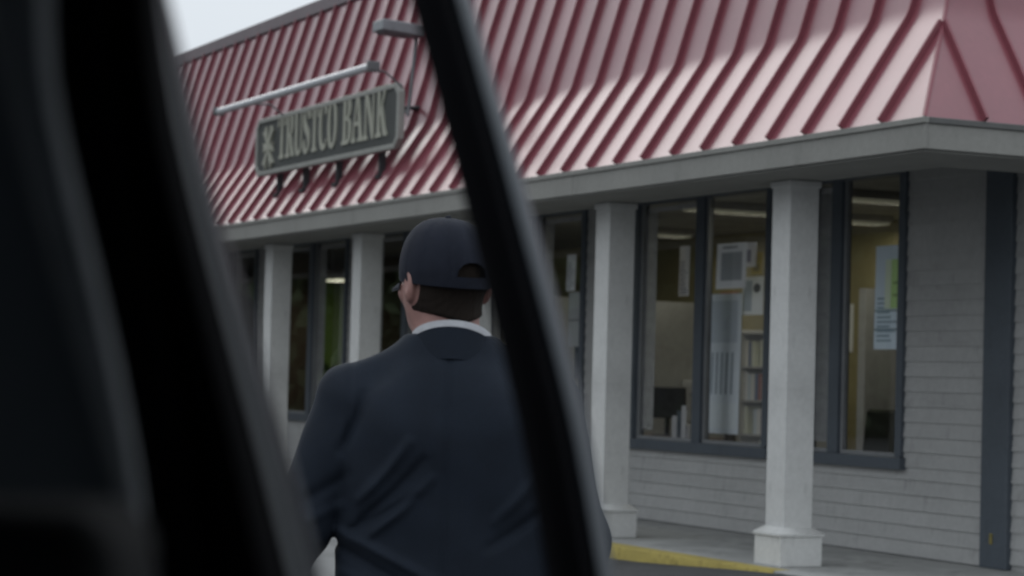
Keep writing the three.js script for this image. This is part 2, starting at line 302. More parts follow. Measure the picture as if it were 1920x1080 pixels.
// ---------------------------------------------------------------- ceiling lights in the rooms
const tube = new THREE.MeshStandardMaterial({ color: 0xb8b8b0, emissive: lin(1, 1, 0.72), emissiveIntensity: 0.05 }), tubeB = new THREE.MeshStandardMaterial({ color: 0xffffff, emissive: lin(1, 1, 0.72), emissiveIntensity: 0.6 });
function ceilingLight(x, z, along, label, power, drop = 0, len = 1) {
  const t = thing('ceiling_light', label, 'light', [x, 3.238 - drop, z], along ? Math.PI / 2 : 0, 'ceiling lights inside the bank');
  part('housing', box(-0.65 * len, 0.65 * len, -0.07, 0, -0.15, 0.15, 0.01), M.inWhite, t);
  if (drop) for (const sx of [-0.25, 0.25]) part('stem', bar(V(sx, 0.001, 0), V(sx, drop, 0), 0.012), M.metal, t);
  part('diffuser', box(-0.62 * len, 0.62 * len, -0.095, -0.0705, -0.13, 0.13, 0.008), power > 9.5 ? tubeB : tube, t);
  const l = new THREE.RectAreaLight(new THREE.Color(1, 0.98, 0.78), power, 1.2 * len, 0.24); l.position.set(0, -0.1, 0); l.rotation.x = -Math.PI / 2; t.add(l);
}
ceilingLight(-3.2, -2.7, true, 'ceiling light behind the window beside the slate trim board, closer to the glass', 8);
ceilingLight(-5.6, -4.0, true, 'ceiling light behind the window beside the slate trim board, deeper in the room', 8);
ceilingLight(-5.3, -2.75, true, 'ceiling light above the white framed poster in the double window', 8)
ceilingLight(-9.0, -3.6, true, 'ceiling light beside the white partition in the middle rooms', 8);
ceilingLight(-15.75, -2.5, false, 'bright hanging strip light in front of the green panel', 10, 0.4, 0.5);

// ---------------------------------------------------------------- roof sign, sign light, floodlight
{
  const SX0 = -10.74, SX1 = -6.48, SY0 = 3.685, SY1 = 4.325, SZ = 0.47, W = SX1 - SX0, H = SY1 - SY0;
  const sign = thing('roof_sign', 'grey green bank sign with clipped corners and raised pale lettering on the red roof', 'sign', [(SX0 + SX1) / 2, SY0, SZ]);
  const oct = (w, h, c, y0 = 0) => { const s = new THREE.Shape(); s.moveTo(-w / 2 + c, y0); s.lineTo(w / 2 - c, y0); s.lineTo(w / 2, y0 + c); s.lineTo(w / 2, y0 + h - c); s.lineTo(w / 2 - c, y0 + h); s.lineTo(-w / 2 + c, y0 + h); s.lineTo(-w / 2, y0 + h - c); s.lineTo(-w / 2, y0 + c); s.closePath(); return s; };
  const ext = (s, d, b = 0.004) => new THREE.ExtrudeGeometry(s, { depth: d, bevelEnabled: b > 0, bevelSize: b, bevelThickness: b, bevelSegments: 1 });
  part('panel', ext(oct(W - 0.03, H - 0.03, 0.085, 0.015), 0.05).translate(0, 0, -0.04), M.signPanel, sign);
  const ring = oct(W, H, 0.09); ring.holes.push(new THREE.Path(oct(W - 0.08, H - 0.08, 0.075, 0.04).getPoints()));
  part('frame', ext(ring, 0.06, 0.006).translate(0, 0, -0.035), M.signEdge, sign);
  const font = await new FontLoader().loadAsync('fonts/droid/droid_serif_bold.typeface.json');
  const put = (word, x0, x1, y0, h) => {
    const gs = [], probe = new TextGeometry(word, { font, size: 1, depth: 0.1, curveSegments: 4 }); probe.computeBoundingBox(); const bb = probe.boundingBox, kx = (x1 - x0) / (bb.max.x - bb.min.x), ky = h / 0.715; let pen = 0;
    for (let i = 0; i < word.length; i++) {
      const g = new TextGeometry(word[i], { font, size: 1, depth: 1, curveSegments: 5 }); const full = new TextGeometry(word.slice(0, i + 1), { font, size: 1, depth: 0.1, curveSegments: 2 }); full.computeBoundingBox(); g.computeBoundingBox();
      pen = full.boundingBox.max.x - g.boundingBox.max.x;
      g.translate(pen - bb.min.x, 0, 0); g.scale(kx, ky, 0.016); g.translate(x0, y0, 0.0125); part('letter', g, M.letter, sign);
    }
  };
  put('TRUSTCO', -1.38, 0.44, 0.14, 0.36); put('BANK', 0.60, 1.84, 0.14, 0.37);
  { // emblem: crossed, flared blades round a centre
    const gs = []; const bl = (cx, cy, a, l, w0, w1) => { const s = new THREE.Shape(); s.moveTo(-w0, 0); s.quadraticCurveTo(-w0 * 0.5, l * 0.5, -w1, l); s.lineTo(0, l * 0.86); s.lineTo(w1, l); s.quadraticCurveTo(w0 * 0.5, l * 0.5, w0, 0); const g = ext(s, 0.03, 0.002); g.rotateZ(a); g.translate(cx, cy, 0.0125); return g; };
    for (const [a, l] of [[0.55, 0.25], [-0.55, 0.25], [Math.PI - 0.55, 0.25], [Math.PI + 0.55, 0.25], [Math.PI / 2, 0.15], [-Math.PI / 2, 0.15]]) gs.push(bl(-1.68, 0.30, a, l, 0.022, 0.055));
    gs.push(new THREE.CylinderGeometry(0.045, 0.045, 0.036, 16).rotateX(Math.PI / 2).translate(-1.68, 0.3, 0.03));
    part('emblem', gs, M.letter, sign);
  }
  const roofZ = y => 0.593 - 0.539 * (y - 3.166) / 0.802;
  for (const lx of [-1.6, -0.75, 0.25, 1.45]) { // legs down to the lower slope and back stays to the steep slope
    const x = lx; part('leg', [box(x - 0.025, x + 0.025, -0.235, 0.3, -0.125, -0.062), box(x - 0.06, x + 0.06, -0.26, -0.22, -0.17, -0.03), bar(V(x, 0.45, -0.07), V(x, 0.5, -0.58), 0.022)], M.legDark, sign);
  }
  // light bar out in front
  const lx0 = -10.72, lx1 = -6.06, lz = 0.95, ly = 4.40;
  const bar1 = thing('sign_light_bar', 'long white tube light bar held out above the roof sign', 'light', [(lx0 + lx1) / 2, ly, lz]);
  const hw = (lx1 - lx0) / 2;
  part('housing', [new THREE.CylinderGeometry(0.04, 0.04, hw * 2, 20).rotateZ(Math.PI / 2)], M.whiteMetal, bar1);
  part('end_cap', box(hw + 0.001, hw + 0.04, -0.045, 0.045, -0.065, 0.065, 0.01), M.lampGrey, bar1);
  part('end_cap', box(-hw - 0.04, -hw - 0.001, -0.045, 0.045, -0.065, 0.065, 0.01), M.lampGrey, bar1);
  for (const x of [-1.45, 1.9]) part('arm', [bar(V(x, 0.0, -0.03), V(x, 0.02, -0.3), 0.01), bar(V(x, 0.02, -0.3), V(x, -0.12, -0.50), 0.01)], M.lampGrey, bar1);
  // floodlight on the end of the sign
  const fl = thing('floodlight', 'grey box floodlight on a thin arm above the end of the roof sign', 'floodlight', [-6.42, 4.24, 0.42]);
  part('arm', [bar(V(0, -0.25, 0.0), V(0, 0.52, -0.07), 0.018), bar(V(0, -0.2, 0), V(-0.1, -0.2, 0), 0.014)], M.lampGrey, fl);
  const hd = box(-0.13, 0.13, -0.055, 0.055, -0.09, 0.38, 0.012); hd.rotateX(-0.06); hd.translate(0, 0.59, -0.03);
  const hm = part('head', hd, M.metal, fl);
  part('lens', box(-0.1, 0.1, -0.07, -0.056, 0.05, 0.34).rotateX(-0.06).translate(0, 0.59, -0.03), M.lampGrey, hm);
}

// ---------------------------------------------------------------- papers on the glass and furniture behind it
function canvasMat(w, h, draw) { const c = document.createElement('canvas'); c.width = w; c.height = h; const g = c.getContext('2d'); draw(g, w, h); const t = new THREE.CanvasTexture(c); t.colorSpace = THREE.SRGBColorSpace; return new THREE.MeshStandardMaterial({ map: t, roughness: 0.7, side: THREE.DoubleSide }); }
function paper(x0, y0, x1, y1, z, label, category, draw, bow = 0.004) {   // pixel corners on the plane behind the glass
  const a = onZ(x0, y0, z), b = onZ(x1, y1, z), cx = (a.x + b.x) / 2, w = Math.abs(b.x - a.x), h = Math.abs(a.y - b.y);
  const g = new THREE.BoxGeometry(w, h, 0.002, 8, 8, 1), p = g.attributes.position; for (let i = 0; i < p.count; i++) p.setZ(i, p.getZ(i) - bow * (1 - Math.cos(p.getX(i) / w * 3)) - bow * 0.6 * Math.sin(p.getY(i) / h * 4));
  g.computeVertexNormals();
  const o = new THREE.Mesh(g, canvasMat(256, Math.max(64, Math.round(256 * h / w)), draw)); o.name = numbered(category.replace(' ', '_')); o.position.set(cx, (a.y + b.y) / 2, z); o.castShadow = o.receiveShadow = true; scene.add(o); return tag(o, label, category);
}
const blur = (g, cols, w, h, top) => { g.fillStyle = cols[0]; g.fillRect(0, 0, w, h); let y = h * top; for (let k = 0; y < h * 0.94; k++) { g.fillStyle = cols[1 + (k % (cols.length - 1))]; g.fillRect(w * 0.1, y, w * (0.45 + 0.35 * hash(k, 5)), h * 0.022); y += h * 0.045; } };
const PZ = WZ - 0.075;
paper(1642, 462, 1688, 655, PZ, 'pale blue notice sheet taped inside the window beside the slate trim board', 'notice', (g, w, h) => { blur(g, ['#d3e0ea', '#8fa3b0', '#96a9b5'], w, h, 0.5); g.fillStyle = '#75868f'; g.fillRect(0, h * 0.62, w, h * 0.015); g.fillStyle = '#7b8d97'; g.fillRect(0, h * 0.8, w, h * 0.02); });
paper(1660, 487, 1690, 578, PZ + 0.012, 'pale green flyer taped over the blue notice sheet', 'flyer', (g, w, h) => { const q = g.createLinearGradient(0, 0, w, 0); g.fillStyle = '#dce6cf'; g.fillRect(0, 0, w, h); g.fillStyle = '#b7d88c'; g.fillRect(w * 0.38, 0, w, h); g.fillStyle = '#8aa866'; g.fillRect(w * 0.5, h * 0.45, w * 0.4, h * 0.06); g.fillRect(w * 0.5, h * 0.7, w * 0.4, h * 0.06); });
paper(1344, 458, 1398, 540, PZ, 'white framed poster with a grey picture inside the double window', 'poster', (g, w, h) => { g.fillStyle = '#e6e8ea'; g.fillRect(0, 0, w, h); g.fillStyle = '#9fa4a8'; g.fillRect(w * 0.16, h * 0.2, w * 0.7, h * 0.62); g.fillStyle = '#a2a6a8'; g.fillRect(w * 0.3, h * 0.4, w * 0.4, h * 0.12); g.fillStyle = '#9b9fa2'; g.fillRect(w * 0.2, h * 0.06, w * 0.5, h * 0.06); });
paper(1327, 552, 1383, 815, WZ - 0.30, 'column reflection painted as a tall pale blue sheet below the white framed poster', 'column_reflection', (g, w, h) => { g.fillStyle = '#dfe7ee'; g.fillRect(0, 0, w, h); g.fillStyle = '#c4ced8'; g.fillRect(w * 0.1, h * 0.05, w * 0.8, h * 0.3); g.fillStyle = '#93a0ac'; for (let k = 0; k < 5; k++) g.fillRect(w * (0.15 + 0.15 * k), h * 0.42, w * 0.06, h * 0.3); g.fillStyle = '#e4ecf0'; g.fillRect(w * 0.05, h * 0.78, w * 0.9, h * 0.18); }, 0.01);  // stands in for a white column mirrored in the pane, painted on a sheet
paper(1274, 462, 1291, 555, WZ - 0.5, 'narrow white poster hanging beside the olive wall', 'poster', (g, w, h) => blur(g, ['#eeeef3', '#9fa0ad', '#b7b8c6'], w, h, 0.3));
paper(1400, 455, 1417, 500, WZ - 0.4, 'small white card with a lilac print near the slate window frame', 'card', (g, w, h) => { g.fillStyle = '#ecebf2'; g.fillRect(0, 0, w, h); g.fillStyle = '#9393ab'; g.fillRect(0, h * 0.3, w * 0.5, h * 0.5); });
paper(1409, 474, 1428, 514, WZ - 0.42, 'small mustard yellow card below the lilac card', 'card', (g, w, h) => { g.fillStyle = '#b09a30'; g.fillRect(0, 0, w, h); g.fillStyle = '#8c7a28'; g.fillRect(w * 0.2, h * 0.55, w * 0.6, h * 0.3); });
paper(1392, 520, 1430, 590, WZ - 0.35, 'white flyer with a dark round print beside the window frame', 'flyer', (g, w, h) => { g.fillStyle = '#eceeec'; g.fillRect(0, 0, w, h); g.fillStyle = '#3f4340'; g.beginPath(); g.ellipse(w * 0.7, h * 0.3, w * 0.16, h * 0.12, 0, 0, 7); g.fill(); g.fillStyle = '#aeb8bd'; g.fillRect(w * 0.08, h * 0.1, w * 0.4, h * 0.8); });
paper(1063, 478, 1078, 545, WZ - 0.2, 'narrow white poster inside the window partly behind the car door frame', 'poster', (g, w, h) => blur(g, ['#eceef2', '#9fa4ad', '#b2b6be'], w, h, 0.2));
paper(1066, 548, 1094, 650, WZ - 0.22, 'plain grey board below the narrow white poster', 'board', (g, w, h) => { g.fillStyle = '#b4b8ba'; g.fillRect(0, 0, w, h); g.fillStyle = '#7d8082'; g.fillRect(0, h * 0.5, w, h * 0.03); });
paper(1076, 650, 1092, 710, WZ - 0.2, 'dark slate card under the plain grey board', 'card', (g, w, h) => { g.fillStyle = '#3c4550'; g.fillRect(0, 0, w, h); g.fillStyle = '#525d69'; g.fillRect(w * 0.2, h * 0.2, w * 0.6, h * 0.12); });
{
  const at = (x, y, z) => onZ(x, y, z);
  const upho = mat([0.075, 0.08, 0.06], { map: rep(tCloth, 3), roughness: 0.9 });
  const chair = (p, turn, label, m, s = 1) => {
    const t = thing('office_chair', label, 'chair', [p.x, 0.141, p.z], turn);
    const back = new RoundedBoxGeometry(0.56, 0.62, 0.1, 4, 0.045), q = back.attributes.position; for (let i = 0; i < q.count; i++) { const x = q.getX(i); q.setZ(i, q.getZ(i) + 0.9 * x * x); if (q.getY(i) > 0.1) q.setX(i, x * (1 - 0.35 * (q.getY(i) - 0.1))); } back.computeVertexNormals();
    part('backrest', back.rotateX(-0.1).translate(0, 0.82, -0.24), m, t); part('seat', new RoundedBoxGeometry(0.54, 0.1, 0.5, 3, 0.04).translate(0, 0.47, 0), m, t);
    for (const s of [-1, 1]) part('armrest', [box(s * 0.3 - 0.03, s * 0.3 + 0.03, 0.66, 0.7, -0.2, 0.15, 0.012), box(s * 0.3 - 0.02, s * 0.3 + 0.02, 0.42, 0.66, -0.05, 0.02)], M.dark, t);
    part('post', [new THREE.CylinderGeometry(0.03, 0.03, 0.34, 10).translate(0, 0.25, 0)], M.dark, t);
    for (let k = 0; k < 5; k++) { const a = k * 1.2566; part('foot', [bar(V(0, 0.1, 0), V(Math.cos(a) * 0.3, 0.06, Math.sin(a) * 0.3), 0.02), new THREE.SphereGeometry(0.03, 8, 6).translate(Math.cos(a) * 0.3, 0.031, Math.sin(a) * 0.3)], M.dark, t); }
    return t;
  };
  chair(at(1642, 800, -2.15), 0.25, 'olive upholstered office chair behind the window beside the slate trim board', upho);
  chair(at(1405, 800, -2.6), 2.6, 'brown office chair behind the window frame beside the painted column reflection', mat([0.07, 0.05, 0.04], { map: rep(tCloth, 3), roughness: 0.9 }));
  const desk = (p, label) => { const t = thing('office_desk', label, 'desk', [p.x, 0.141, p.z]); part('top', box(-0.75, 0.75, 0.7, 0.735, -0.35, 0.35, 0.008), mat([0.2, 0.13, 0.08], { map: rep(tCloth, 1) }), t); part('modesty_panel', box(-0.7, 0.7, 0.2, 0.69, -0.3, -0.27), M.inWhite, t); for (const x of [-0.7, 0.7]) part('leg', box(x - 0.02, x + 0.02, 0, 0.7, -0.26, 0.3), M.dark, t); return t; };
  const d1 = at(1250, 700, -3.2); desk(d1, 'brown desk behind the double window with a monitor on it');
  const mon = thing('monitor', 'dark computer monitor on the brown desk', 'monitor', [d1.x, 0.876, d1.z], 0.5); part('screen', new RoundedBoxGeometry(0.5, 0.34, 0.04, 2, 0.012).translate(0, 0.36, 0), M.dark, mon); part('stand', [box(-0.025, 0.025, 0.01, 0.22, -0.05, -0.021), box(-0.12, 0.12, 0, 0.012, -0.1, 0.08)], M.dark, mon);
  const cab = at(1290, 700, -4.2); const c = thing('filing_cabinet', 'pale grey filing cabinet against the olive yellow wall', 'cabinet', [cab.x, 0.141, -4.6]); part('body', box(-0.3, 0.3, 0, 1.35, -0.3, 0.3, 0.01), M.inWhite, c); for (let k = 0; k < 4; k++) { const dr = part('drawer', box(-0.28, 0.28, 0.04 + k * 0.325, 0.34 + k * 0.325, 0.3005, 0.318, 0.006), M.inWhite, c); part('handle', box(-0.07, 0.07, 0.2 + k * 0.325, 0.22 + k * 0.325, 0.3185, 0.335), M.metal, dr); }
  const bx = at(1283, 812, WZ - 0.32); const st = thing('display_stand', 'white leaflet stand behind the window sill of the double window', 'stand', [bx.x, 0.141, bx.z]); part('post', box(-0.02, 0.02, 0.02, 0.7, -0.02, 0.02), M.metal, st); part('base', box(-0.16, 0.16, 0, 0.02, -0.13, 0.13, 0.004), M.metal, st); part('tray', [box(-0.16, 0.16, 0.7, 0.92, -0.06, 0.05, 0.01)], M.inWhite, st); for (let k = 0; k < 3; k++) part('leaflet', box(-0.14 + k * 0.095, -0.055 + k * 0.095, 0.75, 1.0 + 0.05 * k, 0.052 + 0.004 * k, 0.055 + 0.004 * k), [M.inWhite, M.slate, M.inWhite][k], st);
  // dark-stemmed potted plant in the far window
  const pp = at(622, 640, -2.6); const pl = thing('potted_plant', 'leafy potted plant behind the window under the bright hanging strip light', 'plant', [pp.x, 0.141, pp.z]);
  part('pot', new THREE.CylinderGeometry(0.2, 0.15, 0.4, 20).translate(0, 0.2, 0), M.dark, pl); const lf = [];
  for (let k = 0; k < 90; k++) { const a = rr(0, 6.28), e = rr(0.2, 1.3), l = rr(0.25, 0.6), b = V(0, rr(0.5, 1.3), 0), d = V(Math.cos(a) * Math.cos(e), Math.sin(e), Math.sin(a) * Math.cos(e)), s = V(-Math.sin(a), 0, Math.cos(a)).multiplyScalar(0.05), m = b.clone().addScaledVector(d, l * 0.5), tp = b.clone().addScaledVector(d, l).add(V(0, -0.1 * l, 0)); lf.push([b.toArray(), m.clone().add(s).toArray(), tp.toArray(), m.clone().sub(s).toArray()]); }
  part('foliage', quads(lf), mat([0.05, 0.1, 0.03], { roughness: 0.6 }), pl); part('stem', bar(V(0, 0.35, 0), V(0, 1.4, 0), 0.02), M.dark, pl);
}

// papers pinned on the yellow wall and cartons on top of the cabinet and desk
{
  const pm = [[0.78, 0.79, 0.8], [0.7, 0.72, 0.6], [0.62, 0.7, 0.78], [0.8, 0.78, 0.72], [0.35, 0.12, 0.1], [0.12, 0.16, 0.3]].map(c => mat(c, { roughness: 0.8 }));
  for (let k = 0; k < 26; k++) { const w = rr(0.2, 0.5), h = rr(0.28, 0.7), x = -13.5 + k * 0.52 + rr(-0.1, 0.1); const o = part(numbered('wall_paper_sheet'), box(-w / 2, w / 2, -h / 2, h / 2, 0, 0.004), pm[Math.floor(rr(0, 6))], scene); o.position.set(x, rr(1.35, 2.35), -4.995 + 0.0015 * (k % 3)); tag(o, 'sheet of paper pinned to the yellow wall inside the bank', 'paper', 'papers pinned to the yellow wall'); }
  const bk = thing('bookcase', 'white bookcase of coloured binders behind the double window', 'bookcase', [-6.3, 0.141, -3.9]);
  part('side', box(-0.62, -0.59, 0, 1.9, -0.17, 0.17), M.inWhite, bk); part('side', box(0.59, 0.62, 0, 1.9, -0.17, 0.17), M.inWhite, bk); part('back', box(-0.589, 0.589, 0, 1.9, -0.17, -0.155), M.inWhite, bk);
  for (let r = 0; r < 6; r++) { part('shelf', box(-0.589, 0.589, 0.05 + r * 0.36, 0.07 + r * 0.36, -0.154, 0.165), M.inWhite, bk); if (r < 5) for (let x = -0.58; x < 0.5;) { const w = rr(0.05, 0.09); part('binder', box(x, x + w, 0.0715 + r * 0.36, 0.0715 + r * 0.36 + rr(0.26, 0.3), -0.13, 0.13), pm[Math.floor(rr(0, 6))], bk); x += w + 0.004 + (rnd() < 0.12 ? 0.12 : 0); } }
}
// vertical blinds drawn to the side of each pane
{
  const slatM = mat([0.6, 0.61, 0.62], { roughness: 0.8, map: rep(tCloth, 3) }), names = ['beside the slate trim board', 'with the framed poster', 'behind the car door frame', 'hidden behind the man', 'with the potted plant', 'past the plant window', 'at the end of the row'];
  WIN.forEach(([a, b], i) => { const mid = i === 0 ? -1.67 : (a + b) / 2; for (const [p, q, w] of [[a + 0.09, mid - 0.08, 'left pane'], [mid + 0.08, b - 0.09, 'right pane']].slice(0, i < 2 ? 1 : 2)) {
    const t = thing('vertical_blind', 'white vertical blind in the ' + w + ', window ' + names[i], 'blind', [p, 3.06, WZ - 0.1]); t.userData.group = 'vertical blinds in the bank windows';
    part('headrail', box(0, q - p, 0.02, 0.06, -0.02, 0.02), M.inWhite, t);
    for (let k = 0; k < 3; k++) { const g = new THREE.BoxGeometry(0.088, 2.08, 0.0015, 4, 1, 1), ps = g.attributes.position; for (let n = 0; n < ps.count; n++) ps.setZ(n, ps.getZ(n) + 3 * ps.getX(n) * ps.getX(n)); g.computeVertexNormals(); g.rotateY(1.15 + 0.08 * (hash(k, i) - 0.5)); g.translate(0.03 + k * 0.025, -1.02, 0); part('slat', g, slatM, t); }
  } });
}

// ---------------------------------------------------------------- unseen trees added across the lot to darken reflections in glass and roof
{
  const bark = mat([0.06, 0.05, 0.04], { roughness: 0.95 }), leafM = [mat([0.04, 0.062, 0.026], { roughness: 0.9 }), mat([0.05, 0.072, 0.03], { roughness: 0.9 })];
  const mk = (h, v) => {
    const t = new THREE.Group(); const limbs = [new THREE.CylinderGeometry(0.2, 0.42, h * 0.7, 9).translate(0, h * 0.35, 0)], q = [];
    const cl = []; for (let k = 0; k < 60; k++) { const a = rr(0, 6.28), y = rr(0, 1), r = h * 0.3 * Math.sqrt(Math.max(0.08, 1 - Math.pow((y - 0.4) * 1.55, 2))) * rr(0.3, 1); cl.push(V(Math.cos(a) * r, h * (0.05 + 0.89 * y), Math.sin(a) * r)); }
    for (const c of cl) { limbs.push(bar(V(0, Math.max(h * 0.08, c.y * 0.6), 0), c, 0.05, 5)); for (let i = 0; i < 170; i++) { const d = V(rr(-1, 1), rr(-1, 1), rr(-1, 1)).multiplyScalar(h * 0.13).add(c), u = V(rr(-1, 1), rr(-1, 1), rr(-1, 1)).setLength(rr(0.25, 0.45)), w = V(rr(-1, 1), rr(-1, 1), rr(-1, 1)).setLength(rr(0.14, 0.26)); q.push([d.clone().sub(u).toArray(), d.clone().add(w).toArray(), d.clone().add(u).toArray(), d.clone().sub(w).toArray()]); } }
    part('trunk', limbs, bark, t); part('crown', quads(q), leafM[v], t); return t;
  };
  const proto = [mk(11.5, 0), mk(10, 1)];
  const sp = []; for (let k = 0; k < 15; k++) { sp.push([-56 + k * 1.9 + rr(-0.8, 0.8), 8 + k * 3.4 + rr(-0.6, 0.6)]); sp.push([-61 + k * 1.9 + rr(-0.8, 0.8), 10 + k * 3.4 + rr(-0.6, 0.6)]); }
  sp.forEach(([x, z], i) => { const t = proto[i % 2].clone(); t.name = numbered('added_tree'); t.position.set(x, -0.02, z); t.rotation.y = rr(0, 6); const s = rr(0.9, 1.15); t.scale.set(s, s, s); t.userData = { label: 'one of the unseen leafy trees added across the lot to darken reflections', category: 'added_tree', group: 'trees added across the lot to darken reflections' }; scene.add(t); });
}

// ---------------------------------------------------------------- the man in the suit
// surface nets: mesh a signed distance field on a grid
function nets(sdf, lo, hi, c) {
  const nx = Math.ceil((hi[0] - lo[0]) / c) + 1, ny = Math.ceil((hi[1] - lo[1]) / c) + 1, nz = Math.ceil((hi[2] - lo[2]) / c) + 1, f = new Float32Array(nx * ny * nz), id = new Int32Array(nx * ny * nz).fill(-1), P = [], I = [];
  const at = (i, j, k) => (k * ny + j) * nx + i;
  for (let k = 0; k < nz; k++) for (let j = 0; j < ny; j++) for (let i = 0; i < nx; i++) f[at(i, j, k)] = sdf(lo[0] + i * c, lo[1] + j * c, lo[2] + k * c);
  const cor = []; for (let n = 0; n < 8; n++) cor.push([n & 1, (n >> 1) & 1, n >> 2]);
  const edges = []; for (let a = 0; a < 8; a++) for (let b = a + 1; b < 8; b++) { const x = a ^ b; if (x === 1 || x === 2 || x === 4) edges.push([a, b]); }
  for (let k = 0; k < nz - 1; k++) for (let j = 0; j < ny - 1; j++) for (let i = 0; i < nx - 1; i++) {
    let m = 0; const v = cor.map(([a, b, d], n) => { const w = f[at(i + a, j + b, k + d)]; if (w < 0) m |= 1 << n; return w; }); if (m === 0 || m === 255) continue;
    let sx = 0, sy = 0, sz = 0, n = 0; for (const [a, b] of edges) if ((v[a] < 0) !== (v[b] < 0)) { const t = v[a] / (v[a] - v[b]), A = cor[a], B = cor[b]; sx += A[0] + (B[0] - A[0]) * t; sy += A[1] + (B[1] - A[1]) * t; sz += A[2] + (B[2] - A[2]) * t; n++; }
    id[at(i, j, k)] = P.length / 3; P.push(lo[0] + (i + sx / n) * c, lo[1] + (j + sy / n) * c, lo[2] + (k + sz / n) * c);
  }
  for (let k = 1; k < nz - 1; k++) for (let j = 1; j < ny - 1; j++) for (let i = 1; i < nx - 1; i++) {
    const s = f[at(i, j, k)] < 0;
    const q = (o, a, b, c2, d) => { const s2 = f[o] < 0; if (s === s2) return; const w = [id[a], id[b], id[c2], id[d]]; if (w.some(x => x < 0)) return; if (s) I.push(w[0], w[1], w[2], w[0], w[2], w[3]); else I.push(w[0], w[2], w[1], w[0], w[3], w[2]); };
    q(at(i + 1, j, k), at(i, j - 1, k - 1), at(i, j, k - 1), at(i, j, k), at(i, j - 1, k));
    q(at(i, j + 1, k), at(i - 1, j, k - 1), at(i - 1, j, k), at(i, j, k), at(i, j, k - 1));
    q(at(i, j, k + 1), at(i - 1, j - 1, k), at(i, j - 1, k), at(i, j, k), at(i - 1, j, k));
  }
  const N = [], U = [], e = c * 0.6; for (let n = 0; n < P.length; n += 3) { const [x, y, z] = [P[n], P[n + 1], P[n + 2]]; const g = V(sdf(x + e, y, z) - sdf(x - e, y, z), sdf(x, y + e, z) - sdf(x, y - e, z), sdf(x, y, z + e) - sdf(x, y, z - e)).normalize(); N.push(g.x, g.y, g.z); U.push(x, y + z * 0.3); }
  const g = new THREE.BufferGeometry(); g.setAttribute('position', new THREE.Float32BufferAttribute(P, 3)); g.setAttribute('normal', new THREE.Float32BufferAttribute(N, 3)); g.setAttribute('uv', new THREE.Float32BufferAttribute(U, 2)); g.setIndex(I); return g;
}
const smin = (a, b, k) => { const h = Math.max(k - Math.abs(a - b), 0) / k; return Math.min(a, b) - h * h * k * 0.25; };
const smax = (a, b, k) => -smin(-a, -b, k);
const cone = (x, y, z, a, b, ra, rb) => { const dx = b[0] - a[0], dy = b[1] - a[1], dz = b[2] - a[2], px = x - a[0], py = y - a[1], pz = z - a[2]; let t = (px * dx + py * dy + pz * dz) / (dx * dx + dy * dy + dz * dz); t = Math.min(1, Math.max(0, t)); return Math.hypot(px - t * dx, py - t * dy, pz - t * dz) - (ra + (rb - ra) * t); };
const ell = (x, y, z, c, r) => { const a = (x - c[0]) / r[0], b = (y - c[1]) / r[1], d = (z - c[2]) / r[2], k = Math.hypot(a, b, d), k2 = Math.hypot(a / r[0], b / r[1], d / r[2]); return k2 > 1e-9 ? k * (k - 1) / k2 : -Math.min(...r); };
const lerpKeys = (K, y) => { const n = K.length; if (y <= K[0][0]) return K[0]; if (y >= K[n - 1][0]) return K[n - 1]; let i = 0; while (y > K[i + 1][0]) i++; const h = K[i + 1][0] - K[i][0], t = (y - K[i][0]) / h, sl = (a, j) => { const p = K[Math.max(0, a - 1)], q = K[Math.min(n - 1, a + 1)]; return (q[j] - p[j]) / (q[0] - p[0]) * h; }; const t2 = t * t, t3 = t2 * t; return K[i].map((v, j) => j === 0 ? y : (2 * t3 - 3 * t2 + 1) * v + (t3 - 2 * t2 + t) * sl(i, j) + (3 * t2 - 2 * t3) * K[i + 1][j] + (t3 - t2) * sl(i + 1, j)); };
